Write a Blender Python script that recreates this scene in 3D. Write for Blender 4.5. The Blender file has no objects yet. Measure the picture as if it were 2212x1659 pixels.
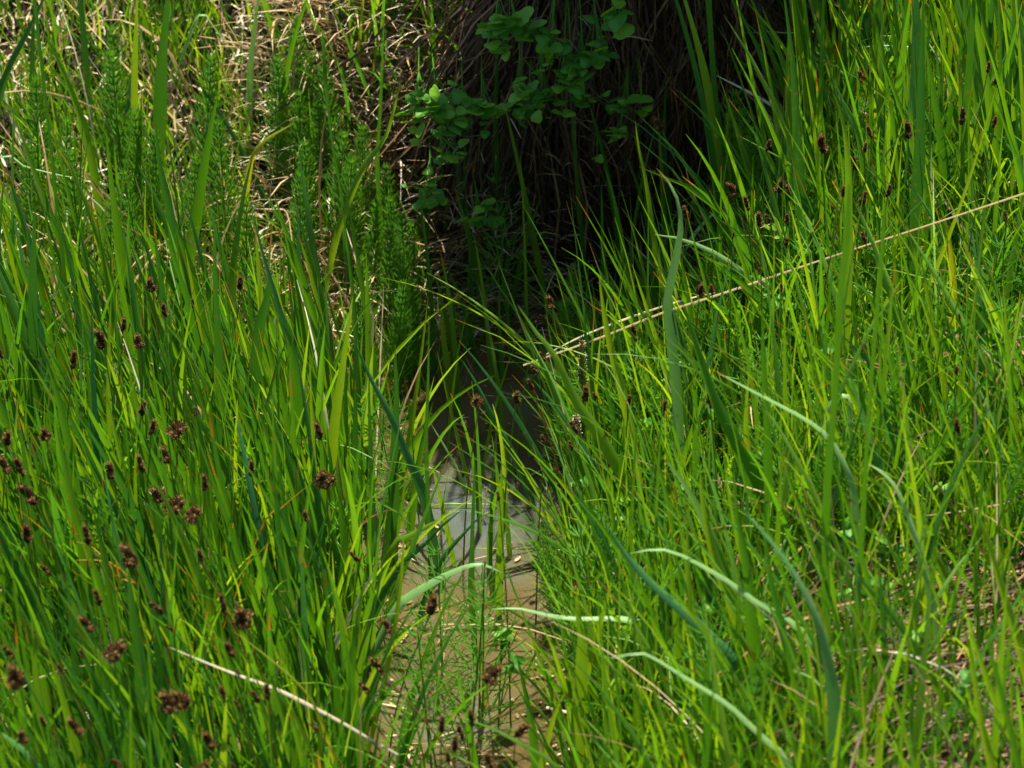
import bpy, math, random
import numpy as np
from mathutils import Vector, Matrix
rng = np.random.default_rng(11)
random.seed(11)
C = bpy.context.scene
COL = C.collection

# ------------------------------------------------------------------ camera
PITCH = math.radians(32.0); DIST = 4.5; FIELD = 1.15
CAM = np.array([0.0, -DIST*math.cos(PITCH), DIST*math.sin(PITCH)])
FWD = np.array([0.0, math.cos(PITCH), -math.sin(PITCH)])
UPV = np.array([0.0, math.sin(PITCH), math.cos(PITCH)])
cd = bpy.data.cameras.new('camera'); cam = bpy.data.objects.new('camera', cd); COL.objects.link(cam)
cam.location = CAM; cam.rotation_euler = (math.pi/2-PITCH, 0, 0)
cd.sensor_width = 36; cd.lens = 36*DIST/FIELD; cd.clip_start = .05; cd.clip_end = 500
cd.dof.use_dof = True; cd.dof.focus_distance = 4.22; cd.dof.aperture_fstop = 9.0
C.camera = cam
# ------------------------------------------------------------------ light
S = np.array([0.03, 0.24, 0.95]); S /= np.linalg.norm(S)
el = math.asin(S[2]); az = math.atan2(S[0], S[1])
w = bpy.data.worlds.new('World'); C.world = w; w.use_nodes = True
nt = w.node_tree; bg = nt.nodes['Background']
sky = nt.nodes.new('ShaderNodeTexSky'); sky.sky_type = 'NISHITA'; sky.sun_disc = False
sky.sun_elevation = el; sky.sun_rotation = az
nt.links.new(sky.outputs[0], bg.inputs[0]); bg.inputs[1].default_value = 0.08
sd = bpy.data.lights.new('sun', 'SUN'); sd.energy = 5.0; sd.angle = math.radians(.5); sd.color = (1, .95, .85)
so = bpy.data.objects.new('sun', sd); COL.objects.link(so)
so.rotation_euler = Vector(S).to_track_quat('Z', 'Y').to_euler()
C.view_settings.view_transform = 'Standard'; C.view_settings.look = 'None'
C.view_settings.exposure = 1.0; C.view_settings.gamma = 1
C.cycles.max_bounces = 6; C.cycles.transmission_bounces = 4; C.cycles.diffuse_bounces = 4
C.cycles.transparent_max_bounces = 4; C.cycles.caustics_reflective = False; C.cycles.caustics_refractive = False

# ------------------------------------------------------------------ geometry helpers
def ray(fx, fy):
    """direction through a point of the photograph measured on a 2212 x 1659 grid"""
    a = (fx-1106)/2212*FIELD; b = -(fy-829.5)/2212*FIELD
    d = FWD*DIST + np.array([a, 0, 0]) + UPV*b
    return d
def at_y(fx, fy, Y):
    d = ray(fx, fy); return CAM + d*((Y-CAM[1])/d[1])
def at_z(fx, fy, Z):
    d = ray(fx, fy); return CAM + d*((Z-CAM[2])/d[2])
def sm(a, b, x):
    t = np.clip((x-a)/(b-a), 0, 1); return t*t*(3-2*t)
def edges(y):
    xl = np.interp(y, [-2.3, -1.9, -.78, -.3, .05, .2], [-.05, -.12, -.115, -.128, -.12, -.08])
    xr = np.interp(y, [-2.3, -1.9, -.78, -.3, .05, .2], [-.05, .04, .05, .06, .06, .05])
    return xl, xr
def ground(x, y):
    x = np.asarray(x, float); y = np.asarray(y, float)
    xl, xr = edges(y)
    dR = x-xr; dL = xl-x
    z = -.05 + .15*sm(-.01, .28, dR) + .05*sm(-.01, .04, dR) + .04*sm(-.01, .12, dL) + .06*sm(.06, .6, dL)
    z = np.where(y < -2.3, np.maximum(z, .02*sm(-2.3, -2.5, y)), z)
    yw = np.interp(x, [-2, -.4, -.2, -.08, .0, .06, .28, .4, 2], [.06, .1, .13, .16, .19, .22, .24, .28, .32])
    ww = np.interp(x, [-2, -.4, -.2, -.08, .0, .06, .28, .4, 2], [.95, .85, .6, .42, .24, .1, .1, .45, .6])
    hh = np.interp(x, [-2, -.4, -.2, -.08, .0, .06, .28, .4, 2], [.45, .45, .48, .52, .58, .62, .62, .5, .5])
    z = z + hh*sm(0, 1, (y-yw)/ww)
    near = np.exp(-((x/4)**2+(y/4)**2))
    z = z + near*(.006*np.sin(31*x+3*y)*np.cos(27*y-5*x) + .004*np.sin(71*x)*np.sin(63*y+1.3))
    return z
def hit_ground(fx, fy, h=0.0):
    """first point of the view ray that is h above the ground"""
    d = ray(fx, fy); s = np.linspace(.75, 1.5, 1500)
    P = CAM[None]+d[None]*s[:, None]
    g = ground(P[:, 0], P[:, 1])+h
    k = np.argmax(P[:, 2] < g)
    return P[k]

def link(o, parent=None):
    COL.objects.link(o)
    if parent is not None: o.parent = parent
    return o
def mesh_np(name, V, F4, mat, attr=None, smooth=True):
    me = bpy.data.meshes.new(name)
    V = np.asarray(V, np.float32); F4 = np.asarray(F4, np.int32)
    k = F4.shape[1]
    me.vertices.add(len(V)); me.vertices.foreach_set('co', V.ravel())
    me.loops.add(F4.size); me.loops.foreach_set('vertex_index', F4.ravel())
    me.polygons.add(len(F4)); me.polygons.foreach_set('loop_start', np.arange(0, F4.size, k, dtype=np.int32))
    me.polygons.foreach_set('loop_total', np.full(len(F4), k, np.int32))
    if smooth: me.polygons.foreach_set('use_smooth', np.ones(len(F4), bool))
    if attr is not None:
        a = me.attributes.new('bl', 'FLOAT_COLOR', 'POINT')
        a.data.foreach_set('color', np.asarray(attr, np.float32).ravel())
    me.materials.append(mat); me.update(); me.validate()
    return me
def tag(o, label=None, cat=None, group=None, kind=None):
    if label: o['label'] = label
    if cat: o['category'] = cat
    if group: o['group'] = group
    if kind: o['kind'] = kind
    return o
def empty(name, loc):
    o = bpy.data.objects.new(name, None); o.empty_display_size = .02; o.location = loc
    return link(o)

def norm(a): return a/np.maximum(np.linalg.norm(a, axis=-1, keepdims=True), 1e-9)

def blades(P, side, width, rnd, fold=.25, prof=None):
    """P (N,n,3) centre lines, side (N,3) rough width direction, width (N,) -> verts, quads, attr"""
    N, n, _ = P.shape
    T = np.empty_like(P); T[:, 1:-1] = P[:, 2:]-P[:, :-2]; T[:, 0] = P[:, 1]-P[:, 0]; T[:, -1] = P[:, -1]-P[:, -2]
    T = norm(T)
    sd = side[:, None, :] if side.ndim == 2 else side
    sd = np.broadcast_to(sd, P.shape)
    Sd = norm(sd-(sd*T).sum(-1, keepdims=True)*T)
    Nn = np.cross(T, Sd)
    t = np.linspace(0, 1, n)
    if prof is None: prof = np.minimum(1, .45+1.6*t)*np.clip((1-t)/.55, 0, 1)**.75
    ph_ = rng.random((N, 2))*6.28
    hw = .5*width[:, None]*prof[None]*(1+.10*np.sin(9*t[None]+ph_[:, :1])*np.sin(17*t[None]+ph_[:, 1:]))+.00015
    A = P-Sd*hw[..., None]+Nn*(hw*fold)[..., None]
    B = P+Sd*hw[..., None]+Nn*(hw*fold)[..., None]
    M = P-Nn*(hw*fold*.6)[..., None]
    V = np.stack([A, M, B], 2).reshape(-1, 3)
    at = np.zeros((N, n, 3, 4), np.float32)
    at[..., 0] = rnd[:, None, None]; at[..., 1] = t[None, :, None]
    at[..., 2] = np.array([0, .5, 1])[None, None]; at[..., 3] = rng.random(N)[:, None, None]
    i = np.arange(n-1); q = []
    for k in (0, 1):
        q.append(np.stack([3*i+k, 3*i+k+1, 3*i+k+4, 3*i+k+3], 1))
    q = np.concatenate(q)
    Q = (q[None]+(np.arange(N)*3*n)[:, None, None]).reshape(-1, 4)
    return V, Q, at.reshape(-1, 4)

def grow(root, L, laz, th0, curl, n=7, wob=.0):
    """blade centre lines from roots: lean azimuth laz, first tilt th0, added tilt curl by the tip"""
    N = len(root); t = np.linspace(0, 1, n)
    th = th0[:, None]+curl[:, None]*t[None]**1.6
    az_ = laz[:, None]+wob*t[None]*rng.normal(0, 1, N)[:, None]
    d = np.stack([np.sin(th)*np.cos(az_), np.sin(th)*np.sin(az_), np.cos(th)], -1)
    st = (L/(n-1))[:, None, None]*d
    P = np.zeros((N, n, 3)); P[:, 1:] = np.cumsum(st[:, :-1], 1)
    return P+root[:, None]

class Bag:
    def __init__(s): s.V = []; s.Q = []; s.A = []; s.n = 0
    def add(s, V, Q, A): s.V.append(V); s.Q.append(Q+s.n); s.A.append(A); s.n += len(V)
    def build(s, name, mat, parent=None):
        me = mesh_np(name, np.concatenate(s.V), np.concatenate(s.Q), mat, np.concatenate(s.A))
        return link(bpy.data.objects.new(name, me), parent)

def tube(P, r, k=5, rnd=.5):
    P = np.asarray(P, float); n = len(P); r = np.broadcast_to(r, (n,))
    T = norm(np.gradient(P, axis=0)); ref = np.array([.31, .9, .2])
    a = norm(np.cross(T, ref)); b = np.cross(T, a)
    ph = np.arange(k)/k*2*math.pi
    V = P[:, None]+(a[:, None]*np.cos(ph)[None, :, None]+b[:, None]*np.sin(ph)[None, :, None])*r[:, None, None]
    i = np.arange(n-1)[:, None]; j = np.arange(k)[None]
    Q = np.stack([i*k+j, i*k+(j+1) % k, (i+1)*k+(j+1) % k, (i+1)*k+j], -1).reshape(-1, 4)
    A = np.zeros((n, k, 4)); A[..., 0] = rnd; A[..., 1] = np.linspace(0, 1, n)[:, None]; A[..., 2] = .5; A[..., 3] = rnd
    return V.reshape(-1, 3), Q, A.reshape(-1, 4)
def spline(pts, n):
    pts = np.asarray(pts, float)
    if len(pts) == 2: return pts[0]+(pts[1]-pts[0])*np.linspace(0, 1, n)[:, None]
    d = np.r_[0, np.cumsum(np.linalg.norm(np.diff(pts, axis=0), axis=1))]; d /= d[-1]
    p = np.vstack([2*pts[0]-pts[1], pts, 2*pts[-1]-pts[-2]])
    out = []
    for t in np.linspace(0, 1, n):
        i = min(np.searchsorted(d, t, side='right')-1, len(pts)-2); u = (t-d[i])/(d[i+1]-d[i])
        a, b, c, e = p[i:i+4]
        out.append(.5*((2*b)+(c-a)*u+(2*a-5*b+4*c-e)*u*u+(3*b-a-3*c+e)*u**3))
    return np.array(out)

# ------------------------------------------------------------------ materials
def newmat(name):
    m = bpy.data.materials.new(name); m.use_nodes = True; t = m.node_tree
    for n in list(t.nodes):
        if n.type != 'OUTPUT_MATERIAL' and n.type != 'BSDF_PRINCIPLED': t.nodes.remove(n)
    return m, t, t.nodes['Principled BSDF'], t.nodes['Material Output']
def ramp(t, fac, stops):
    r = t.nodes.new('ShaderNodeValToRGB'); e = r.color_ramp.elements
    while len(e) < len(stops): e.new(.5)
    for el_, (p, c) in zip(e, stops): el_.position = p; el_.color = (*c, 1)
    t.links.new(fac, r.inputs[0]); return r.outputs[0]
def mixc(t, a, b, f, mode='MIX'):
    m = t.nodes.new('ShaderNodeMix'); m.data_type = 'RGBA'; m.blend_type = mode
    for sck, v in ((m.inputs[0], f), (m.inputs[6], a), (m.inputs[7], b)):
        if isinstance(v, (int, float)): sck.default_value = v
        elif isinstance(v, tuple): sck.default_value = (*v, 1)
        else: t.links.new(v, sck)
    return m.outputs[2]
def math_(t, op, a, b=None):
    m = t.nodes.new('ShaderNodeMath'); m.operation = op
    for sck, v in zip(m.inputs, (a, b)):
        if v is None: continue
        if isinstance(v, (int, float)): sck.default_value = v
        else: t.links.new(v, sck)
    return m.outputs[0]
def leafmat(name, stops, trans=.48, rough=.42, spec=.45, tip=(.30, .12, .02), tipamt=.8, tr=(2.2, 1.75, .4), veins=.22):
    m, t, b, out = newmat(name)
    at = t.nodes.new('ShaderNodeAttribute'); at.attribute_name = 'bl'
    sp = t.nodes.new('ShaderNodeSeparateColor'); t.links.new(at.outputs['Color'], sp.inputs[0])
    R, G, B = sp.outputs; A = at.outputs['Alpha']
    col = ramp(t, R, stops)
    # broken stripes along the leaf (parallel veins) and blotches
    tc = t.nodes.new('ShaderNodeTexCoord')
    no = t.nodes.new('ShaderNodeTexNoise'); no.inputs['Scale'].default_value = 60; no.inputs['Detail'].default_value = 3
    t.links.new(tc.outputs['Object'], no.inputs['Vector'])
    sv = math_(t, 'SINE', math_(t, 'MULTIPLY', B, 50.0))
    f = math_(t, 'MULTIPLY', math_(t, 'ADD', math_(t, 'MULTIPLY', sv, .5), .5), veins)
    col = mixc(t, col, mixc(t, col, (.55, .55, .6), .1), f)
    f2 = math_(t, 'MULTIPLY', math_(t, 'SUBTRACT', no.outputs[0], .42), 1.1)
    cl = t.nodes.new('ShaderNodeClamp'); t.links.new(f2, cl.inputs[0])
    col = mixc(t, col, mixc(t, col, (1.4, 1.15, .35), 1.0, 'MULTIPLY'), cl.outputs[0])
    n5 = t.nodes.new('ShaderNodeTexNoise'); n5.inputs['Scale'].default_value = 170; n5.inputs['Detail'].default_value = 1
    t.links.new(tc.outputs['Object'], n5.inputs['Vector'])
    col = mixc(t, col, (.22, .11, .03), math_(t, 'MULTIPLY', math_(t, 'GREATER_THAN', n5.outputs[0], .70), .6*tipamt))
    # some leaves die back from the tip
    tf = math_(t, 'GREATER_THAN', math_(t, 'ADD', G, math_(t, 'MULTIPLY', A, .30)), 1.20)
    tf = math_(t, 'MULTIPLY', tf, tipamt)
    col = mixc(t, col, tip, tf)
    t.links.new(col, b.inputs['Base Color']); b.inputs['Roughness'].default_value = rough
    b.inputs['Specular IOR Level'].default_value = spec
    tl = t.nodes.new('ShaderNodeBsdfTranslucent')
    t.links.new(mixc(t, col, tr, 1.0, 'MULTIPLY'), tl.inputs[0])
    ms = t.nodes.new('ShaderNodeMixShader'); ms.inputs[0].default_value = trans
    t.links.new(b.outputs[0], ms.inputs[1]); t.links.new(tl.outputs[0], ms.inputs[2])
    t.links.new(ms.outputs[0], out.inputs['Surface'])
    return m
GREEN = [(0, (.022, .125, .010)), (.35, (.055, .20, .006)), (.7, (.105, .27, .012)), (1, (.20, .36, .018))]
M_fine = leafmat('fine_grass_leaf', GREEN, rough=.45)
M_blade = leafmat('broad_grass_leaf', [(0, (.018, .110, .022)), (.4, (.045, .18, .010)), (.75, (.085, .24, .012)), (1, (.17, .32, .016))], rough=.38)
M_yel = leafmat('yellowing_leaf', [(0, (.20, .34, .01)), (1, (.42, .42, .02))], trans=.5)
M_glauc = leafmat('blue_green_leaf', [(0, (.035, .17, .055)), (.5, (.08, .24, .06)), (1, (.24, .42, .13))], rough=.46, spec=.4, tr=(1.1, 1.25, .6), trans=.22)
M_horse = leafmat('horsetail_green', [(0, (.045, .21, .012)), (1, (.15, .37, .015))], trans=.38, tipamt=0, rough=.5)
M_round = leafmat('round_leaf_green', [(0, (.055, .23, .014)), (1, (.19, .42, .025))], trans=.35, tipamt=0, rough=.55, veins=.1)
M_stem = leafmat('sedge_stem', [(0, (.030, .11, .012)), (.6, (.07, .19, .012)), (.85, (.22, .17, .02)), (1, (.24, .09, .02))], trans=.15, tipamt=0)
M_straw = leafmat('dry_straw', [(0, (.17, .09, .035)), (.4, (.34, .21, .10)), (.75, (.54, .39, .21)), (1, (.84, .78, .64))], trans=.2, rough=.45, tip=(.2, .1, .04), tr=(1.2, 1.1, .8))
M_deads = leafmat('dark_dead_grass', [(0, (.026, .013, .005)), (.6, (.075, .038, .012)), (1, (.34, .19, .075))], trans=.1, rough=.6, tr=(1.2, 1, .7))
M_orange = leafmat('orange_leaf', [(0, (.45, .16, .02)), (1, (.62, .38, .04))], trans=.4)

def seedmat():
    m, t, b, out = newmat('sedge_scale')
    at = t.nodes.new('ShaderNodeAttribute'); at.attribute_name = 'bl'
    sp = t.nodes.new('ShaderNodeSeparateColor'); t.links.new(at.outputs['Color'], sp.inputs[0])
    c1 = ramp(t, sp.outputs[0], [(0, (.035, .014, .005)), (.5, (.10, .040, .010)), (.85, (.22, .105, .028)), (1, (.42, .27, .10))])
    c2 = mixc(t, c1, (.34, .24, .08), math_(t, 'MULTIPLY', math_(t, 'GREATER_THAN', sp.outputs[1], .75), .55))
    t.links.new(c2, b.inputs['Base Color']); b.inputs['Roughness'].default_value = .8; b.inputs['Specular IOR Level'].default_value = .1
    return m
M_seed = seedmat()
def soil():
    m, t, b, out = newmat('wet_soil')
    tc = t.nodes.new('ShaderNodeTexCoord'); no = t.nodes.new('ShaderNodeTexNoise'); no.inputs['Scale'].default_value = 35; no.inputs['Detail'].default_value = 8
    t.links.new(tc.outputs['Object'], no.inputs['Vector'])
    c = ramp(t, no.outputs[0], [(.3, (.008, .006, .003)), (.55, (.028, .019, .010)), (.75, (.075, .050, .026))])
    t.links.new(c, b.inputs['Base Color']); b.inputs['Roughness'].default_value = .9
    b.inputs['Specular IOR Level'].default_value = .2
    bu = t.nodes.new('ShaderNodeBump'); bu.inputs['Strength'].default_value = .8; bu.inputs['Distance'].default_value = .01
    t.links.new(no.outputs[0], bu.inputs['Height']); t.links.new(bu.outputs[0], b.inputs['Normal'])
    return m
def watermat():
    m, t, b, out = newmat('murky_water')
    tc = t.nodes.new('ShaderNodeTexCoord')
    n1 = t.nodes.new('ShaderNodeTexNoise'); n1.inputs['Scale'].default_value = 9; n1.inputs['Detail'].default_value = 5
    t.links.new(tc.outputs['Object'], n1.inputs['Vector'])
    c = ramp(t, n1.outputs[0], [(.3, (.05, .036, .012)), (.48, (.115, .085, .030)), (.6, (.12, .105, .05)), (.75, (.11, .12, .09))])
    # pale grey sky reflection painted into the water colour, middle of the pool
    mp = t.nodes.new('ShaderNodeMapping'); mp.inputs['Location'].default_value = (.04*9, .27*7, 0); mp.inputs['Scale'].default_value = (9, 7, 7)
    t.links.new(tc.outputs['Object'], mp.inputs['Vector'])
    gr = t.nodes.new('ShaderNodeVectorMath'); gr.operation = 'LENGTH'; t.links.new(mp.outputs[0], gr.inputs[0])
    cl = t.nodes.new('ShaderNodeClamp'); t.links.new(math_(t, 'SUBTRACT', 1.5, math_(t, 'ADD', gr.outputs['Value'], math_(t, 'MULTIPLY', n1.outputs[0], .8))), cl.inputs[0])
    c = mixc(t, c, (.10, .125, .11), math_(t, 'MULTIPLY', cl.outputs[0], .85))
    n3 = t.nodes.new('ShaderNodeTexNoise'); n3.inputs['Scale'].default_value = 260; n3.inputs['Detail'].default_value = 2
    t.links.new(tc.outputs['Object'], n3.inputs['Vector'])
    sp = math_(t, 'MULTIPLY', math_(t, 'GREATER_THAN', n3.outputs[0], .68), .5)
    c = mixc(t, c, (.30, .12, .04), sp)
    t.links.new(c, b.inputs['Base Color']); b.inputs['Subsurface Weight'].default_value = 1.0; b.inputs['Subsurface Radius'].default_value = (1, .8, .5); b.inputs['Subsurface Scale'].default_value = .02; b.inputs['Roughness'].default_value = .07; b.inputs['IOR'].default_value = 1.33
    n2 = t.nodes.new('ShaderNodeTexNoise'); n2.inputs['Scale'].default_value = 28; n2.inputs['Detail'].default_value = 2
    t.links.new(tc.outputs['Object'], n2.inputs['Vector'])
    bu = t.nodes.new('ShaderNodeBump'); bu.inputs['Strength'].default_value = .5; bu.inputs['Distance'].default_value = .004
    t.links.new(n2.outputs[0], bu.inputs['Height']); t.links.new(bu.outputs[0], b.inputs['Normal'])
    return m

# ------------------------------------------------------------------ the setting
def axis_pts(lo, hi, step, far):
    c = np.arange(lo, hi+step/2, step); g = step*1.15**np.arange(1, 60); g = np.cumsum(g); g = g[g < far]
    return np.r_[lo-g[::-1], c, hi+g]
gx = axis_pts(-1.2, 1.2, .012, 80); gy = axis_pts(-1.4, 1.2, .012, 80)
X, Y = np.meshgrid(gx, gy); Z = ground(X, Y)
nx = len(gx); ny = len(gy)
i, j = np.meshgrid(np.arange(nx-1), np.arange(ny-1)); a = (j*nx+i).ravel()
me = mesh_np('ground', np.stack([X.ravel(), Y.ravel(), Z.ravel()], 1), np.stack([a, a+1, a+nx+1, a+nx], 1), soil())
tag(link(bpy.data.objects.new('ground', me)), kind='structure')
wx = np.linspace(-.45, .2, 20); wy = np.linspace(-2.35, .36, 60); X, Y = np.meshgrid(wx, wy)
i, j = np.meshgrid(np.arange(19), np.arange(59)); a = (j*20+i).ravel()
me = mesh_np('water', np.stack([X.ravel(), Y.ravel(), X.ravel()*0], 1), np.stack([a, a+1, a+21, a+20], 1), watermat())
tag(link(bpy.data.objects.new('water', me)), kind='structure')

# ------------------------------------------------------------------ grass nobody could count
U = rng.random; NRM = rng.normal
def roots(N, x0, x1, y0, y1, keep):
    out = []; tot = 0
    while tot < N:
        x = x0+(x1-x0)*U(N); y = y0+(y1-y0)*U(N)
        k = U(N) < keep(x, y); out.append(np.stack([x[k], y[k]], 1)); tot += k.sum()
    r = np.concatenate(out)[:N]
    return np.c_[r, ground(r[:, 0], r[:, 1])-.004]
def clump(x, y, s=9, ph=0):
    return .5+.5*np.sin(s*x+2.1*np.sin(s*.7*y+ph)+ph)*np.sin(s*.9*y+1.7*np.sin(s*.6*x+ph*2))
def notpool(x, y, mL=0.0, mR=0.0):
    xl, xr = edges(y); return ((x < xl-mL) | (x > xr+mR)).astype(float)
def hollow(x, y): # the steep shaded face behind the pool
    return ((x > -.10) & (x < .34) & (y > .03) & (y < .36)).astype(float)
def widthdir(N, spread=.7):
    ps = NRM(0, spread, N); return np.stack([np.cos(ps), np.sin(ps), np.zeros(N)], 1)

def lenf(x, y): return 1-.68*((x > .0) & (x < .30))*sm(-.24, .02, y)
def scatter(bag, N, box, keep, L, W, lean, th, curl, rnd, n=7, spread=.7, fold=.25):
    r = roots(N, *box, keep)
    l = (L[0]+(L[1]-L[0])*U(N))*lenf(r[:, 0], r[:, 1])
    laz = lean[0]+NRM(0, lean[1], N)
    P = grow(r, l, laz, np.abs(th[0]+NRM(0, th[1], N)), curl[0]+NRM(0, curl[1], N), n, .35)
    rr = np.clip(rnd[0]+NRM(0, rnd[1], N)+.25*(clump(r[:, 0], r[:, 1], 14)-.5), 0, 1)
    bag.add(*blades(P, widthdir(N, spread), W[0]+(W[1]-W[0])*U(N)**1.5, rr, fold))
PI = math.pi
# right bank: thin soft grass, leaning left
g = Bag()
kr = lambda x, y: notpool(x, y, 9, .012)*(1-.97*hollow(x, y))*np.where((y > .5) & (x < .38), .3, 1)*(.45+.55*clump(x, y))*(1-.62*sm(.28, .38, x+.05*np.sin(9*y))*sm(-.66, -.72, y))
scatter(g, 13500, (.03, .95, -1.2, .9), kr, (.08, .22), (.0016, .0055), (PI-.2, 1.9), (.24, .2), (.45, .4), (.55, .24))
scatter(g, 2900, (.03, .95, -1.2, .6), kr, (.20, .36), (.002, .0075), (PI, 1.5), (.20, .17), (.35, .35), (.6, .24))
tag(g.build('fine_grass', M_fine), kind='stuff', label='soft fine green grass covering the bank right of the pool', cat='grass')
# left bank
g = Bag()
kl = lambda x, y: notpool(x, y, .02, 9)*(.3+.7*clump(x, y, 11, 1.))*(1-.86*sm(-.22, .1, y)*(1-.4*clump(x, y, 20, 2)))*np.where((y > .1) & (x > -.22), .15, 1)
scatter(g, 10000, (-.95, -.05, -.05, .9), lambda x, y: .25+.75*clump(x, y, 20, 2), (.04, .13), (.001, .0038), (PI, 2), (.3, .2), (.3, .3), (.66, .25))
scatter(g, 4800, (-.95, -.13, -1.25, 1.0), kl, (.07, .20), (.0018, .005), (PI, .9), (.30, .2), (.35, .35), (.5, .22))
tag(g.build('fine_grass', M_fine), kind='stuff', label='short green grass filling the wet bank left of the pool', cat='grass')
# sedge leaves, long and narrow, lower left
g = Bag()
ks = lambda x, y: notpool(x, y, .01, 9)*(.35+.65*clump(x, y, 8, 3.))*sm(.08, -.32, y)
scatter(g, 2600, (-.95, -.13, -1.25, .3), ks, (.20, .36), (.002, .0065), (PI+.1, 1.1), (.28, .18), (.25, .3), (.5, .25))
tag(g.build('sedge_leaves', M_blade), kind='stuff', label='narrow arching sedge leaves massed in the lower left', cat='sedge leaves')
# outer grass beyond the frame
g = Bag()
ko = lambda x, y: ((np.abs(x) > .85) | (y < -1.2) | (y > .85)).astype(float)*notpool(x, y)
scatter(g, 6000, (-2.6, 2.6, -2.6, 2.6), ko, (.14, .34), (.004, .009), (PI, 1.2), (.25, .18), (.4, .4), (.5, .25), n=6)
scatter(g, 900, (-.2, .5, .30, .6), lambda x, y: 1+0*x, (.15, .3), (.003, .007), (-PI/2, 1.), (.35, .2), (.6, .4), (.5, .25), n=6)
tag(g.build('meadow_grass', M_blade), kind='stuff', label='rough green meadow grass around the wet hollow', cat='grass')

# ------------------------------------------------------------------ dead grass
def litter(bag, N, box, keep, L, W, lift, azm, rnd, hz=.012, side_up=False):
    r = roots(N, *box, keep); l = L[0]+(L[1]-L[0])*U(N)
    az_ = azm[0]+NRM(0, azm[1], N); n = 5; t = np.linspace(-.5, .5, n)
    bend = NRM(0, .5, N)
    a_ = az_[:, None]+bend[:, None]*t[None]
    xy = np.cumsum(np.stack([np.cos(a_), np.sin(a_)], -1)*(l/(n-1))[:, None, None], 1)
    x = r[:, 0, None]+xy[..., 0]-xy[:, 2:3, 0]; y = r[:, 1, None]+xy[..., 1]-xy[:, 2:3, 1]
    z = ground(x, y)+hz*U(N)[:, None]*1.5+.002+(NRM(0, lift, N)[:, None]*(l[:, None]*t[None]))
    P = np.stack([x, y, np.maximum(z, ground(x, y)+.001)], -1)
    sd_ = np.stack([-np.sin(az_), np.cos(az_), NRM(0, .4, N)], 1)
    rr = np.clip(rnd[0]+NRM(0, rnd[1], N), 0, 1)
    bag.add(*blades(P, sd_, W[0]+(W[1]-W[0])*U(N), rr, .2, prof=np.array([.5, 1, 1, .9, .3])))
g = Bag()
kk = lambda x, y: sm(-.15, .1, y)*(.35+.65*clump(x, y, 13, 5))*np.where(x > -.12, np.where((x > .36), 1., 0), 1)
litter(g, 20000, (-.95, .95, -.15, 1.0), kk, (.006, .026), (.0008, .0026), .3, (1.7, 1.2), (.60, .27), .03)
litter(g, 900, (-.95, .0, -1.2, .1), lambda x, y: notpool(x, y), (.03, .12), (.001, .003), .25, (1.7, .9), (.6, .3), .02)
tag(g.build('dead_grass', M_straw), kind='stuff', label='tan dead grass and litter on the far bank between green shoots', cat='dead grass')
g = Bag()
litter(g, 5200, (.18, .85, -1.15, -.42), lambda x, y: sm(.24, .34, x)*sm(-.60, -.70, y), (.06, .22), (.001, .0026), .12, (.45, .45), (.62, .28), .05)
litter(g, 170, (.13, .8, -1.0, .1), lambda x, y: 1+0*x, (.06, .22), (.001, .003), .3, (.2, .8), (.75, .2), .10)
tag(g.build('flattened_straw', M_deads), kind='stuff', label='brown flattened straw mat in the bottom right corner', cat='dead grass')
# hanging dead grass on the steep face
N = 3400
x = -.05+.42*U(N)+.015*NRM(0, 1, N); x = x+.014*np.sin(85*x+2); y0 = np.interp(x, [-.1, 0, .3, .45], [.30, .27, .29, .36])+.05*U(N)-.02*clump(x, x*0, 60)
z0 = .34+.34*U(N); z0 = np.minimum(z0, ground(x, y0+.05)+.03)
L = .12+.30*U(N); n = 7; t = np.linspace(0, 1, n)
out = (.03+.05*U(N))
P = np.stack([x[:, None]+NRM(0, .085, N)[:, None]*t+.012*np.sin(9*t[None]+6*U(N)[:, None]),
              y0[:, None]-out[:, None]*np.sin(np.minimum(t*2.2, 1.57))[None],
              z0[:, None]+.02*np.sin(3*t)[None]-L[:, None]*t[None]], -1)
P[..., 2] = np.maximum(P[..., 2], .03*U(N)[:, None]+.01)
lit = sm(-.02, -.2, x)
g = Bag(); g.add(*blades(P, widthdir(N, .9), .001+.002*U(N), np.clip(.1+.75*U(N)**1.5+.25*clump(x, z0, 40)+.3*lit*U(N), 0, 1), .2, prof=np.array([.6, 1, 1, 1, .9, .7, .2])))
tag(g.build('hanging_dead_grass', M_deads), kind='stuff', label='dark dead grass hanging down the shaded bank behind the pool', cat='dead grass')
N = 3800
r = roots(N, -.26, .06, .13, .5, lambda x, y: .3+.7*clump(x, y, 22))
P = grow(r, .05+.12*U(N), -PI/2+NRM(0, .8, N), .6+.4*U(N), .9+NRM(0, .3, N), 6, .3)
g = Bag(); g.add(*blades(P, widthdir(N, .9), .001+.0022*U(N), np.clip(.55+.45*U(N), 0, 1), .2))
tag(g.build('tufted_dead_grass', M_straw), kind='stuff', label='sunlit tawny dead grass tuft at the left of the dark hollow', cat='dead grass')

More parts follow.
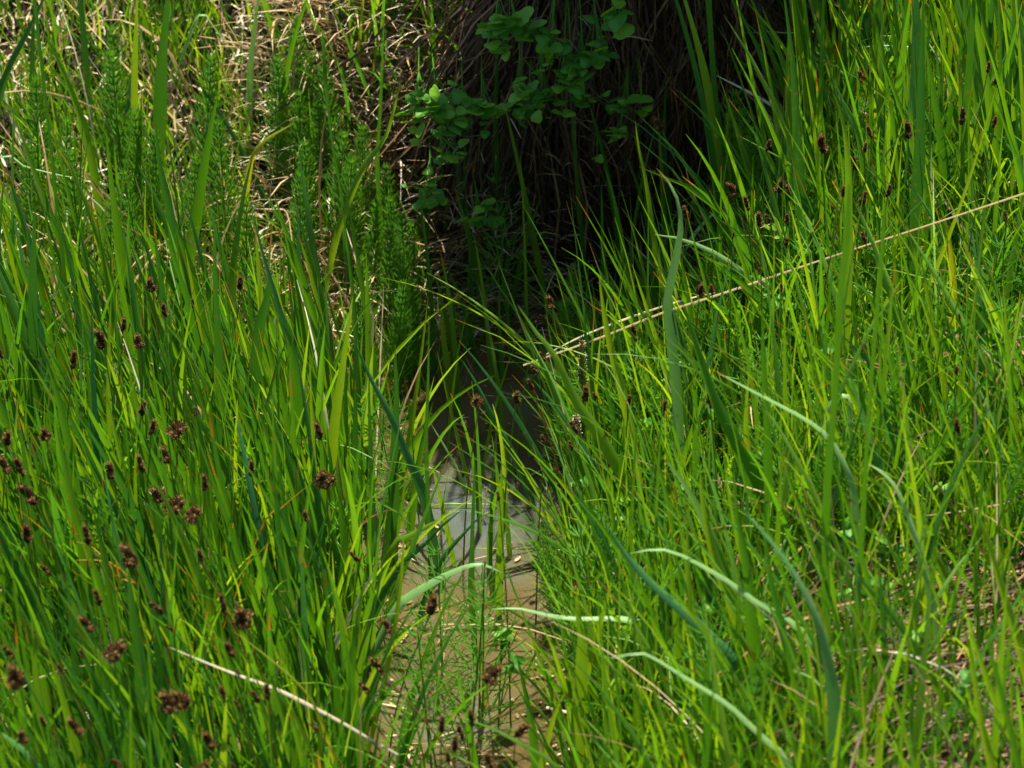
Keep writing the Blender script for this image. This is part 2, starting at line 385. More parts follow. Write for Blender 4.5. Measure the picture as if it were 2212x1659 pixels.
# unseen overhanging lip of the bank, added to keep the hollow dark
na, nb = 40, 26; u, v = np.meshgrid(np.linspace(0, 1, na), np.linspace(0, 2*math.pi, nb, endpoint=False))
ox = .03+.29*u; wob_ = .018*np.sin(23*u*2+v*2)+.014*np.sin(41*u+3*v)
rad_ = (.35+.65*np.sin(math.pi*np.clip(u*.96+.02, 0, 1))**.5)
oy = .31+(.20*rad_+wob_)*np.cos(v); oz = .60+.05*np.sin(5*u)+(.075*rad_+wob_*.7)*np.sin(v)
i, j = np.meshgrid(np.arange(na-1), np.arange(nb)); a = (j*na+i).ravel(); b_ = (((j+1) % nb)*na+i).ravel()
me = mesh_np('added_overhang', np.stack([ox.ravel(), oy.ravel(), oz.ravel()], 1), np.stack([a, a+1, b_+1, b_], 1), bpy.data.materials['wet_soil'])
tag(link(bpy.data.objects.new('added_overhang', me)), kind='structure')
N = 1500; x = .04+.27*U(N); y = .03+.42*U(N); rt = np.stack([x, y, .60+.06*U(N)], 1)
P = grow(rt, .10+.22*U(N), -PI/2+NRM(0, 1.2, N), .25+.3*U(N), .9+NRM(0, .4, N), 7, .3)
g = Bag(); g.add(*blades(P, widthdir(N, .9), .003+.005*U(N), np.clip(.5+NRM(0, .25, N), 0, 1)))
N = 620; rt = np.stack([-.05+.35*U(N), .10+.24*U(N), .62+.04*U(N)], 1)  # taller leaves added out of view so their shade falls on the water
P = grow(rt, .22+.20*U(N), -PI/2+NRM(0, .7, N), .15+.2*U(N), .9+NRM(0, .3, N), 8, .3)
g.add(*blades(P, widthdir(N, .9), .007+.008*U(N), np.clip(.5+NRM(0, .25, N), 0, 1)))
tag(g.build('lip_shade_grass', M_blade), kind='stuff', label='unseen grass added on the bank lip to shade the hollow and the pool', cat='grass')

def where(p):
    """plain words for the place of a world point in the photograph"""
    d = np.asarray(p, float)-CAM; k = DIST/d.dot(FWD); fx = d[0]*k/FIELD*2212+1106; fy = 829.5-d.dot(UPV)*k/FIELD*2212
    col = ['at the left edge', 'in the left quarter', 'left of the pool', 'around the pool', 'just right of centre', 'in the right quarter', 'at the right edge'][int(np.clip(np.searchsorted([180, 480, 850, 1220, 1550, 1900], fx), 0, 6))]
    row = ['top', 'upper', 'middle', 'lower', 'bottom'][int(np.clip(fy//340, 0, 4))]
    return {'top': 'topmost ', 'upper': 'high up ', 'middle': 'halfway up ', 'lower': 'low down ', 'bottom': 'lowest row '}[row]+col

g = Bag()
scatter(g, 420, (-.85, -.13, -1.1, .4), lambda x, y: notpool(x, y, 0, 9), (.12, .30), (.0015, .0045), (PI, 1.4), (.35, .25), (.7, .6), (.6, .3), n=9)
scatter(g, 260, (.05, .9, -1.1, .4), lambda x, y: notpool(x, y, 9, 0), (.12, .30), (.0015, .004), (PI, 1.4), (.45, .3), (.7, .6), (.65, .3), n=9)
tag(g.build('dead_leaves', M_straw), kind='stuff', label='dead straw coloured leaves caught among the green ones', cat='dead grass')
N = 260; y = -1.0+1.2*U(N); xl, xr = edges(y); x = xl+(xr-xl)*np.where(U(N) < .6, U(N)**3*.4, 1-.5*U(N)**2)
aa = U(N)*PI; l_ = .004+.03*U(N)**2; tt = np.linspace(-.5, .5, 4)
P = np.stack([x[:, None]+np.cos(aa)[:, None]*l_[:, None]*tt, y[:, None]+np.sin(aa)[:, None]*l_[:, None]*tt, np.full((N, 4), .0025)], -1)
g = Bag(); g.add(*blades(P, np.stack([-np.sin(aa), np.cos(aa), 0*aa], 1), .001+.003*U(N), np.clip(.1+.8*U(N), 0, 1), .1, prof=np.array([.5, 1, .9, .4])))
tag(g.build('floating_debris', M_straw), kind='stuff', label='bits of straw and dead leaf floating on the brown water', cat='debris')

# ------------------------------------------------------------------ grass leaves that stand out, each a thing
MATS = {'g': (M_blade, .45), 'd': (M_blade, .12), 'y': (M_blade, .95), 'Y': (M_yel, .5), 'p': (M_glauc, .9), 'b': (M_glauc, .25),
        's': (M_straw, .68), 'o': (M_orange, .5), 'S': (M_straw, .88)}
PX = FIELD/2212
def traced(name, label, cat, pts, wpx, c, hb=.14, face=0., down=True, Y=None, group=None, dy=0., taper='leaf', fold=.28, r=None):
    """a leaf standing at its own distance: its foot is on the ground under its first point"""
    if Y is None: Y = hit_ground(pts[0][0], min(pts[0][1], 1900), hb)[1]
    P = [at_y(fx, fy, Y+dy*k/(len(pts)-1)) for k, (fx, fy) in enumerate(pts)]
    if down or (name == 'grass_leaf' and taper != 'stalk'):
        p = P[0]; d = norm(p-P[1]); gz = float(ground(p[0], p[1]))
        if p[2] > gz+.02:
            q = p.copy(); q[2] = gz-.005; q[0] += np.clip(d[0], -.5, .5)*(p[2]-gz)*.7; q[2] = float(ground(q[0], q[1]))-.005
            P = [q]+P
    n = 22 if taper == 'leaf' else 26
    Q = spline(P, n)
    ang = face; base = np.array([math.cos(ang), math.sin(ang), 0.0])
    # width stays across both the run of the leaf and the open side, turning slowly
    T = norm(np.gradient(Q, axis=0)); tw = np.linspace(-.25, .25, n)+face
    look = np.stack([np.sin(tw), -np.cos(tw)*(.35 if c == 'p' else .6), np.full(n, 1.0 if c == 'p' else .8)], 1)
    side = norm(np.cross(T, look))
    t = np.linspace(0, 1, n)
    if taper == 'leaf': prof = np.minimum(1, .42+1.5*t)*np.clip((1-t)/.5, 0, 1)**.7
    elif taper == 'wide': prof = np.minimum(1, .25+1.9*t)*np.clip((1-t)/.4, 0, 1)**.6
    else: prof = np.minimum(1, .9+.2*np.sin(7*t))*np.clip((1-t)/.12+.25, 0, 1)
    m, rr = MATS[c]; rr = rr if r is None else r
    V, Qd, A = blades(Q[None], side[None], np.array([wpx*PX*(.8 if c == 'p' else 1)]), np.array([rr+random.uniform(-.08, .08)]), fold, prof)
    root = Q[0].copy(); V = V-root
    A[:, 3] = random.choice([0, .1, .3, .6]) if c != 'p' else random.choice([.45, .6, .8])
    me = mesh_np(name, V, Qd, m, A)
    o = link(bpy.data.objects.new(name, me)); o.location = root
    return tag(o, label, cat, group)
GB = 'grass_leaf'; L_ = 'grass leaf'
def T(label, pts, w, c='g', name=GB, cat=L_, **k): return traced(name, label, cat, pts, w, c, **k)
# upper left
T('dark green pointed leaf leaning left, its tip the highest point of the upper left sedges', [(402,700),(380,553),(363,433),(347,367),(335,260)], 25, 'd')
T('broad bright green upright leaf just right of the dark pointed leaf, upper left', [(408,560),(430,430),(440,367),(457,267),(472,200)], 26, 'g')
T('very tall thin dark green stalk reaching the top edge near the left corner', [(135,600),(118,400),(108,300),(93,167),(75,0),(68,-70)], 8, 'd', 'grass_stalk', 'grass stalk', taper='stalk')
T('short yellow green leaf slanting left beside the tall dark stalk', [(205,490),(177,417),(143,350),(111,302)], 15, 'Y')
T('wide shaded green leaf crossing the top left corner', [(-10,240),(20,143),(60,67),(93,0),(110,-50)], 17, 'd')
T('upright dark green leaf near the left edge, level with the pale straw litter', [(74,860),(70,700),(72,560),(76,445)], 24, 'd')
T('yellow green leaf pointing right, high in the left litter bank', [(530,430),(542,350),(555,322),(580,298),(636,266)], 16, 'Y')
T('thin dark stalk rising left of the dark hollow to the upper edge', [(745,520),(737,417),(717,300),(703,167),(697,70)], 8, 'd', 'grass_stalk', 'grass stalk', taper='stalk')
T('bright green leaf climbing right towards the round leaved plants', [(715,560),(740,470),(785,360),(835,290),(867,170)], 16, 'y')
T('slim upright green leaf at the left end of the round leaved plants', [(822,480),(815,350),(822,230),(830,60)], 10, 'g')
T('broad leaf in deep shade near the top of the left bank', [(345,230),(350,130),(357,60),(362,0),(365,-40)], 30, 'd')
T('yellow green leaf beside the broad shaded leaf at the top left', [(290,220),(292,120),(295,40),(298,-40)], 15, 'y')
T('pale blue green leaf slanting down across the upper left grass', [(425,38),(470,70),(500,105),(518,128)], 9, 'p', down=False, hb=.1, Y=.38)
T('long light green leaf lying level near the left edge above the sedges', [(-10,352),(60,362),(130,378),(180,387)], 7, 'p', down=False, Y=.12)
# left middle
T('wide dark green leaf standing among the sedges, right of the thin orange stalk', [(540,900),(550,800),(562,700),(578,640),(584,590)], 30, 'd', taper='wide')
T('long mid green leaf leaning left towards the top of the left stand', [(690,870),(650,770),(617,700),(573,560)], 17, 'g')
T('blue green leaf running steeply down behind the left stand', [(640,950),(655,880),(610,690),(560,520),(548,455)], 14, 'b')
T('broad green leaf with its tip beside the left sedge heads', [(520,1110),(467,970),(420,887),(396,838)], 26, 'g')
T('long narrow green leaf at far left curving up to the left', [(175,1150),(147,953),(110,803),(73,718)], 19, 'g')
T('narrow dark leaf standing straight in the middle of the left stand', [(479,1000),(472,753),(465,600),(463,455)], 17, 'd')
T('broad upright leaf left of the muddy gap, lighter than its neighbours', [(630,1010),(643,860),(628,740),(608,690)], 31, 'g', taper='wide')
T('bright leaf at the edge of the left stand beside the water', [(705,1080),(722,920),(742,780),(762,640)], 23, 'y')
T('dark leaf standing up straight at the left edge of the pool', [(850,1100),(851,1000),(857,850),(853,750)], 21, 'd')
T('hair thin dark leaf standing alone over the pool', [(926,1130),(921,953),(925,820),(927,690)], 8, 'd')
T('blue green leaf falling from upper left to lower right over the pool edge', [(926,1120),(905,1040),(880,986),(847,903),(800,815),(765,735)], 20, 'b')
T('bright green leaf standing in the middle of the shaded water', [(985,940),(972,820),(958,730),(953,655)], 16, 'y', hb=.02)
T('pale leaf slanting left over the dark water', [(1016,1095),(997,1036),(970,980),(929,912)], 11, 'p', hb=.04)
T('bright green leaf hanging long and flat before the round leaved plants', [(972,575),(966,470),(958,400),(950,300)], 22, 'y', hb=.04)
T('thin green leaf with an orange lower part beside the round leaved plants', [(1003,610),(1002,480),(1005,330),(990,180)], 12, 'g', hb=.04)
T('dark blue green leaf leaning left in front of the round leaved plants', [(1010,600),(985,330),(955,235),(928,135)], 14, 'b', hb=.04)
T('narrow upright green leaf before the hollow, right of the round leaves', [(1072,300),(1070,230),(1073,160),(1074,0),(1075,-30)], 12, 'g', down=False, Y=.2)
T('slender lit green leaf near the centre of the dark hollow', [(1150,560),(1148,480),(1145,400),(1143,330)], 12, 'g', hb=.03)
T('leaf leaning left in the black hollow, half lit', [(1216,540),(1190,470),(1172,410),(1160,370)], 9, 'g', hb=.03)
T('wide fresh green leaf lying out over the water to the lower left', [(1150,815),(1105,866),(1040,915),(985,972)], 17, 'y', down=False, hb=.05)
T('second fresh green leaf under the first, pointing to the lower left over the water', [(1120,868),(1090,905),(1050,955)], 10, 'g', down=False, hb=.05)
T('blue green leaf arching from a tip over the water down towards the reeds', [(1160,1120),(1118,1000),(1070,910),(1035,840),(1000,780)], 14, 'b', hb=.04)
T('long shaded leaf bent up to the right behind the pool', [(1000,770),(1010,720),(1040,650),(1075,590)], 12, 'g', hb=.02)
T('short grey green leaf curling over at the back of the pool', [(1010,790),(1008,740),(998,690),(975,668)], 14, 'p', hb=.02)
# centre and right
T('bright green leaf leaning left from the right bank over the pool', [(1385,1100),(1330,1000),(1290,930),(1247,870),(1200,770),(1160,720),(1118,658)], 24, 'y')
T('bright upright leaf on the pool side of the long straw', [(1372,1000),(1347,853),(1320,753),(1302,653),(1294,592)], 21, 'y')
T('big blue grey leaf bending over at its top in front of the dark hollow', [(1468,1000),(1462,850),(1452,740),(1442,650),(1460,560),(1472,480),(1456,410),(1419,364)], 25, 'p', r=.9, taper='wide')
T('tall bright leaf directly left of the bent blue grey leaf', [(1455,700),(1420,560),(1397,400),(1380,317),(1372,258)], 14, 'y')
T('pointed leaf left of the tall bright leaf, against the black hollow', [(1378,690),(1350,553),(1327,433),(1307,362)], 16, 'g')
T('tall yellow green leaf coming down from the top edge over the hollow', [(1566,370),(1545,270),(1525,167),(1500,67),(1480,0),(1462,-60)], 24, 'y', down=False, Y=-.02)
T('tall green culm standing at the right end of the dark hollow', [(1588,760),(1578,553),(1568,400),(1555,280),(1542,167),(1531,0),(1525,-70)], 15, 'g', 'grass_stalk', 'grass stalk', Y=-.02, taper='stalk')
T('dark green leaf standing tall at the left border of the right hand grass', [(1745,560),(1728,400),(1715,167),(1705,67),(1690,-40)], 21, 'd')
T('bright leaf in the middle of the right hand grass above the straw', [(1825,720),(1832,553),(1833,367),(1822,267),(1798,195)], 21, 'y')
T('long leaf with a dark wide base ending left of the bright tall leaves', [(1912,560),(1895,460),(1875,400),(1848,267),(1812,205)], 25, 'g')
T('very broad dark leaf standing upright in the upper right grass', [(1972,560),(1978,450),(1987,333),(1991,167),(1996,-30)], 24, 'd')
T('yellow green leaf at the right edge near the top', [(2205,330),(2178,233),(2171,67),(2178,-40)], 19, 'y')
T('slanting bright leaf in the very top right corner', [(2180,170),(2195,110),(2212,50),(2235,-30)], 20, 'y')
T('thin light leaf arched level in the upper right, lower of the pair', [(2030,128),(1958,103),(1891,98),(1828,109)], 6, 'p', down=False, Y=.10)
T('thin light leaf arched level in the upper right, upper of the pair', [(2000,92),(1940,80),(1890,78),(1842,100)], 6, 'y', down=False, Y=.13)
T('thin light arch pointing left from the top of the right hand grass', [(1745,90),(1712,75),(1670,68),(1605,72)], 6, 'p', down=False, Y=.12)
T('bleached dead leaf slanting across the dark hollow from its right side', [(1728,283),(1685,240),(1630,205),(1546,162)], 7, 'S', 'dead_leaf', 'dead leaf', down=False, Y=.12)
T('yellow leaf bent level right of the hollow beside the sedge heads', [(1665,475),(1695,437),(1728,417),(1778,391)], 15, 'Y', down=False, Y=.0)
T('pale grey green leaf arching right at the foot of the dark hollow', [(1455,620),(1475,545),(1518,483),(1558,450),(1595,436)], 17, 'p', Y=-.03)
T('bright yellow leaf right of the long straw near the right edge', [(2060,650),(2056,560),(2048,500),(2030,450)], 18, 'Y')
T('yellow leaf dropping down the right edge side below the straw end', [(2190,745),(2175,690),(2160,640),(2120,553),(2105,500)], 15, 'y')
T('tall thick green culm crossing the right half from bottom to middle', [(1786,1500),(1785,1106),(1800,900),(1808,786),(1818,620),(1828,540),(1834,400)], 15, 'g', 'grass_stalk', 'grass stalk', hb=.05, taper='stalk')
T('second tall culm to the right of the thick green culm', [(1842,1480),(1865,1106),(1875,920),(1888,753),(1905,553),(1912,440)], 9, 'g', 'grass_stalk', 'grass stalk', hb=.05, taper='stalk')
T('blue green leaf that bends over in a sharp hook and hangs yellow', [(1772,980),(1783,903),(1803,862),(1822,851),(1836,862),(1838,920),(1840,995)], 17, 'p', r=1.0, taper='wide')
T('long pale leaf arching down to the right across the middle of the right bank', [(1848,1130),(1842,1046),(1822,996),(1792,946),(1742,906),(1642,853),(1538,798)], 18, 'p', r=.95)
T('pale leaf arched to the left, next below the long pale arch', [(2012,1290),(1988,1190),(1965,1120),(1940,1060),(1918,1030),(1891,1010),(1872,1000)], 20, 'p', r=1.0, taper='wide')
T('thick leaf fan folding down in the lower right, striped by shadows', [(1802,1640),(1802,1506),(1785,1406),(1768,1340),(1728,1256),(1675,1180),(1605,1100)], 28, 'p', r=.55)
T('bright yellow green leaf rising beside the striped leaf fan', [(1800,1560),(1795,1470),(1785,1400),(1778,1340),(1760,1290)], 26, 'Y')
T('wide bright leaf sweeping up to the left through the middle of the right bank', [(1640,1080),(1592,953),(1548,870),(1508,753),(1475,655)], 29, 'g')
T('yellow green leaf rising right of the wide sweeping leaf', [(1622,1050),(1612,920),(1618,800)], 15, 'y')
T('straight leaf below the long straw, darker on its left side', [(1660,1120),(1659,953),(1652,820),(1646,660)], 17, 'g')
T('strong upright leaf low in the right centre', [(1632,1450),(1618,1273),(1605,1173),(1590,1095),(1585,1010)], 22, 'g')
T('upright leaf left of the strong upright leaf, right centre', [(1590,1330),(1571,1273),(1541,1190),(1520,1095),(1512,1010)], 22, 'y')
T('level blue green leaf with a thin brown tip pointing left in the lower right', [(2215,1520),(2160,1480),(2108,1463),(2075,1453),(1908,1449),(1775,1452),(1580,1449)], 11, 'p', down=False, Y=-.62)
T('pale bent leaf banded by shadows, sloping down in the bottom right centre', [(1705,1655),(1675,1616),(1625,1570),(1575,1523),(1518,1486),(1475,1460),(1404,1416),(1370,1412),(1312,1423)], 15, 'p', r=1.0)
T('pale green leaf with dark stripes sloping down behind the bottom right leaves', [(1758,1395),(1675,1323),(1625,1293),(1575,1256),(1475,1200),(1420,1186),(1360,1196)], 18, 'p', r=.9)
T('long blue green leaf sloping from the pool side into the bottom right', [(1600,1450),(1541,1383),(1508,1350),(1475,1320),(1404,1256),(1354,1200),(1300,1118)], 22, 'b')
T('dark upright leaf in the lower right, in front of the straw mat', [(1938,1640),(1918,1473),(1908,1340),(1898,1200)], 14, 'd', hb=.03)
T('bright upright leaf cut by the bottom edge, right of centre', [(1530,1670),(1528,1506),(1531,1400)], 23, 'g')
T('small pale leaf bowed downwards above the straw mat', [(1800,1550),(1785,1506),(1758,1466),(1712,1448)], 12, 'p', r=1.0)
T('bright leaf leaning left in the bottom right, across the straw mat', [(2150,1700),(2120,1560),(2095,1400),(2060,1300)], 13, 'y')
T('long green leaf running down the lower right edge', [(2215,1450),(2165,1270),(2120,1130),(2050,1030)], 15, 'y')
# bottom centre
T('grey green leaf arched to the right over the pool, lit on top', [(845,1330),(880,1290),(925,1262),(970,1238),(1015,1221),(1045,1219),(1085,1238)], 24, 'p', r=.75, taper='wide', hb=.16)
T('dark leaf rising to the right just above the arched grey green leaf', [(815,1310),(840,1262),(870,1216),(920,1173),(954,1136),(1000,1100)], 15, 'd', hb=.14)
T('light green leaf rising from the left stand out over the water', [(845,1190),(880,1160),(940,1128),(985,1106)], 16, 'y', hb=.14)
T('narrow blue green leaf pointing up right over the middle of the pool', [(930,1260),(964,1196),(1004,1150),(1048,1104)], 12, 'b', hb=.10)
T('upright dark green leaf in the bottom half of the pool', [(1030,1500),(1022,1340),(1018,1270),(1022,1110),(1026,985)], 12, 'd', hb=.03)
T('flat spear shaped bright leaf standing right of the lower pool', [(1250,1560),(1256,1440),(1258,1370),(1250,1333),(1246,1270)], 26, 'y', taper='wide')
T('bright leaf leaning right beside the flat spear shaped leaf', [(1262,1480),(1285,1390),(1310,1300),(1325,1240)], 17, 'y')
T('grey green leaf lying level with its tip pointing left, right of the lower pool', [(1415,1375),(1375,1343),(1337,1335),(1247,1336),(1187,1329),(1120,1314),(1063,1316)], 18, 'p', r=.8, down=False, hb=.14)
T('green leaf rising steeply from the bottom edge right of the pool', [(1160,1680),(1147,1556),(1130,1473),(1115,1410)], 18, 'g')
T('yellow green leaf at the bottom edge right of the pool, leaning right', [(1165,1690),(1185,1590),(1206,1523),(1225,1490)], 16, 'y')
T('thin yellow leaf lying level across the pool', [(1300,1197),(1200,1188),(1137,1186),(1027,1184)], 4, 'Y', down=False, Y=-.36)
T('thin green leaf lying level over the bluish water', [(925,1098),(1010,1089),(1070,1091),(1160,1095)], 5, 'y', down=False, Y=-.25)
T('cream coloured dead leaf kinked upwards at the left shore of the pool', [(690,1470),(720,1400),(745,1350),(770,1306),(800,1250),(818,1222)], 12, 'S', 'dead_leaf', 'dead leaf', hb=.08)
T('bleached upright dead leaf standing behind the left shore of the pool', [(772,935),(787,870),(800,760),(806,690),(795,640)], 8, 'S', 'dead_leaf', 'dead leaf', hb=.03)
# lower left
T('biggest dark leaf of the lower left, standing right of the wide brown burr', [(335,1640),(312,1500),(297,1390),(285,1306),(277,1228)], 28, 'd', taper='wide')
T('broad bright leaf sloping up left through the lower left sedges', [(330,1600),(295,1530),(233,1440),(200,1406),(167,1346),(125,1275)], 27, 'y', taper='wide', hb=.14)
T('blue green leaf end lit in the bottom left', [(330,1650),(320,1620),(293,1586),(253,1536),(225,1490)], 21, 'p', r=.5, hb=.16)
T('wide blue green leaf crossing the bottom left corner', [(100,1690),(60,1630),(33,1606),(0,1583),(-50,1560)], 26, 'p', r=.35, hb=.16)
T('light green broad leaf between the clustered brown heads at the left', [(368,1290),(352,1200),(335,1140),(310,1078)], 23, 'y', taper='wide', hb=.16)
T('pale kinked leaf crossing the bottom left sedges down to the right', [(860,1630),(800,1597),(737,1560),(667,1523),(600,1490),(500,1453),(430,1425),(366,1398)], 6, 'S', 'dead_leaf', 'dead leaf', down=False, hb=.2)
T('yellow green narrow leaf sloping over the bottom left sedges', [(720,1640),(683,1533),(650,1483),(583,1423),(500,1360)], 7, 'Y', hb=.18)
T('thin orange brown leaf tip over the sedges left of the pool', [(560,1150),(600,1105),(640,1070),(675,1042)], 5, 'o', hb=.22)
for (a, lab) in (([(265,1250),(300,1270),(240,1215),(165,1210)], 'orange leaf between the brown heads at the far left'),
                 ([(430,1290),(410,1250),(385,1220),(362,1190)], 'orange streaked leaf right of the triple brown head'),
                 ([(245,1235),(220,1200),(190,1175),(165,1170)], 'small orange leaf beside the far left heads')):
    T(lab, a, 4, 'o', hb=.22)
# dry stalks
T('longest straw coloured dry stalk, from the pool to the right edge', [(1130,789),(1300,728),(1430,676),(1560,634),(1800,553),(2000,488),(2212,418),(2300,388)], 4, 's', 'dry_stalk', 'dry stalk', down=False, Y=-.27, taper='stalk', r=.72, dy=-.08)
T('whitish dead leaf lying just under the long dry stalk', [(1180,765),(1255,727),(1330,697),(1400,672),(1500,642),(1610,622)], 4, 'S', 'dead_leaf', 'dead leaf', down=False, Y=-.25)
T('thin wavy bleached stalk near the right edge above the long dry stalk', [(1990,437),(2040,425),(2090,408),(2140,404),(2212,385),(2260,380)], 4, 'S', 'dry_stalk', 'dry stalk', down=False, Y=-.05, taper='stalk')
T('second thin bleached stalk near the right edge, close under the wavy one', [(1960,452),(2040,432),(2110,414),(2165,402),(2230,398)], 3, 'S', 'dry_stalk', 'dry stalk', down=False, Y=-.06, taper='stalk')
T('pinkish dry stalk sloping down from the pool into the bottom right', [(1180,1528),(1270,1549),(1354,1573),(1470,1596),(1560,1615)], 5, 's', 'dry_stalk', 'dry stalk', down=False, Y=-.66, taper='stalk', r=.9)
T('white dry stalk sloping down to the right edge in the lower right', [(2035,1300),(2100,1325),(2170,1350),(2240,1378)], 6, 'S', 'dry_stalk', 'dry stalk', down=False, Y=-.52, taper='stalk')
T('pale bent straw with a light end at the middle of the right bank', [(1975,760),(2000,800),(2020,850),(2048,920)], 6, 'S', 'dry_stalk', 'dry stalk', down=False, Y=-.20, taper='stalk')
T('bleached fallen straw rising to the right above the straw mat', [(1600,1610),(1700,1570),(1800,1535),(1900,1490)], 6, 'S', 'dry_stalk', 'dry stalk', down=False, Y=-.72, taper='stalk')
T('dead pale stem slanting into the murky water', [(878,1640),(905,1540),(930,1460),(950,1400)], 5, 'S', 'dry_stalk', 'dry stalk', hb=.03, taper='stalk')
T('pale stem trailing in the bluish water at the pool centre', [(1015,1195),(1035,1140),(1045,1110),(1052,1050)], 4, 'S', 'dry_stalk', 'dry stalk', hb=.01, taper='stalk')

# many more broad leaves, one object each, grouped where nothing sets them apart
def grass_set(n, box, keep, L, W, lean, th, curl, rnd, label, group, mats):
    r = roots(n, *box, keep); l = L[0]+(L[1]-L[0])*U(n)
    P = grow(r, l, lean[0]+NRM(0, lean[1], n), np.abs(th[0]+NRM(0, th[1], n)), curl[0]+NRM(0, curl[1], n), 12, .3)
    sd_ = widthdir(n, .55); wd = W[0]+(W[1]-W[0])*U(n); rr = np.clip(rnd[0]+NRM(0, rnd[1], n), 0, 1)
    for k in range(n):
        V, Q, A = blades(P[k:k+1], sd_[k:k+1], wd[k:k+1], rr[k:k+1], .28)
        me = mesh_np(GB, V-P[k, 0], Q, random.choice(mats), A)
        o = link(bpy.data.objects.new(GB, me)); o.location = P[k, 0]
        tipd = P[k, -1]-P[k, 0]; ln_ = tipd[0]/max(tipd[2], .01)
        col_ = 'blue green' if me.materials[0] == M_glauc else 'yellow green' if rr[k] > .7 else 'dark green' if rr[k] < .3 else 'green'
        wd_ = 'narrow' if wd[k] < W[0]+.35*(W[1]-W[0]) else 'wide' if wd[k] > W[0]+.7*(W[1]-W[0]) else 'broad'
        le_ = 'leaning left' if ln_ < -.12 else 'leaning right' if ln_ > .12 else 'upright'
        tag(o, f'{wd_} {col_} leaf {le_} {label}, {where(P[k, -1])}', L_, group)
BB = [M_blade]*8+[M_glauc]*2
kL = lambda x, y: notpool(x, y, .02, 9)
grass_set(55, (-.66, -.14, -.8, -.05), kL, (.26, .40), (.007, .013), (PI, .8), (.13, .1), (.2, .2), (.4, .26), 'in the left stand', 'broad leaves left of the pool', BB)
grass_set(20, (-.62, -.2, .0, .75), lambda x, y: 1+0*x, (.18, .34), (.006, .012), (PI/2, 1.5), (.12, .1), (.25, .25), (.5, .28), 'in the far litter', 'broad leaves on the far left bank', BB)
grass_set(45, (.24, .72, -.15, .45), lambda x, y: 1-.8*hollow(x, y), (.30, .50), (.006, .012), (PI, .9), (.10, .07), (.15, .15), (.6, .25), 'in the tall stand', 'tall leaves in the upper right stand', BB)
grass_set(25, (.07, .62, -.75, -.15), lambda x, y: 1+0*x, (.22, .36), (.006, .011), (PI, .8), (.22, .14), (.4, .3), (.55, .25), 'over soft grass', 'broad leaves right of the pool', BB)
grass_set(20, (-.19, -.11, -.95, -.1), lambda x, y: 1+0*x, (.20, .34), (.005, .010), (.3, .9), (.18, .12), (.35, .3), (.6, .28), 'at the left shore', 'leaves at the left shore', [M_blade])
grass_set(14, (-.11, .05, -.8, -.05), lambda x, y: 1+0*x, (.12, .26), (.003, .007), (PI, 1.6), (.14, .1), (.3, .3), (.65, .25), 'in the water', 'leaves standing in the water', [M_blade])
grass_set(20, (-.13, .24, -.0, .14), lambda x, y: 1+0*x, (.18, .36), (.004, .010), (PI, 1.2), (.10, .08), (.15, .2), (.65, .3), 'before the hollow', 'leaves before the hollow', [M_blade])
g = Bag()
scatter(g, 170, (.06, .85, -.7, .15), lambda x, y: notpool(x, y, 9, .01), (.22, .40), (.002, .005), (PI, 1.2), (.5, .2), (.9, .4), (.7, .3), n=12)
scatter(g, 90, (-.85, -.15, -1.1, .1), lambda x, y: notpool(x, y, .02, 9), (.22, .38), (.002, .006), (PI, 1.5), (.45, .2), (1.0, .4), (.7, .3), n=12)
tag(g.build('arching_leaves', M_fine), kind='stuff', label='thin arching leaves lying across the upright grass', cat='grass')
g = Bag()
scatter(g, 14, (-.19, -.11, -.95, -.1), lambda x, y: 1+0*x, (.20, .34), (.005, .010), (.3, .9), (.18, .12), (.35, .3), (.6, .28), n=9)
scatter(g, 55, (-.13, .24, -.5, .17), lambda x, y: 1+0*x, (.14, .28), (.004, .009), (PI, 1.2), (.1, .08), (.2, .2), (.65, .3), n=9)
scatter(g, 20, (.07, .62, -.75, -.15), lambda x, y: 1+0*x, (.22, .36), (.006, .011), (PI, .8), (.22, .14), (.4, .3), (.55, .25), n=9)
scatter(g, 670, (-.75, -.13, -1.0, -.06), kL, (.20, .36), (.0065, .014), (PI, .9), (.15, .1), (.2, .2), (.45, .26), n=9, spread=.6)
scatter(g, 520, (.27, .8, -.15, .5), lambda x, y: 1-.6*hollow(x, y), (.24, .46), (.005, .011), (PI, .9), (.12, .1), (.2, .2), (.6, .25), n=9, spread=.6)
tag(g.build('broad_grass', M_blade), kind='stuff', label='thick growth of broad grass leaves behind the single tall ones', cat='grass')

# ------------------------------------------------------------------ sedge stalks with brown heads
def spikelet(bag, base, ax, ln, rad, n, rnd):
    ax = norm(np.asarray(ax, float)); a = norm(np.cross(ax, [.3, .2, .93] if abs(ax[2]) < .9 else [1, 0, 0])); b = np.cross(ax, a)
    V, Q, A = tube([base+ax*ln*t for t in (0, .2, .5, .8, 1)], np.array([.25, .75, .85, .6, .1])*rad, 6, .1); bag.add(V, Q, A)
    i = np.arange(n); t = (i+.5)/n; ph = i*2.39996
    pr = np.sin(np.pi*np.clip(t*.93+.05, 0, 1))**.6*rad
    rd = a*np.cos(ph)[:, None]+b*np.sin(ph)[:, None]
    c = base+ax*(ln*t)[:, None]+rd*(pr*.75)[:, None]
    d = norm(rd*.8+ax*(.5+.5*t)[:, None]+NRM(0, .15, (n, 3))); l = rad*(.55+.35*U(n))
    P = c[:, None]+d[:, None]*(l[:, None]*np.linspace(0, 1, 3)[None])[..., None]
    sd_ = norm(np.cross(rd, ax))
    bag.add(*blades(P, sd_, rad*(.30+.12*U(n)), np.clip(rnd+NRM(0, .25, n), 0, 1), .4, prof=np.array([.8, 1, .1])))
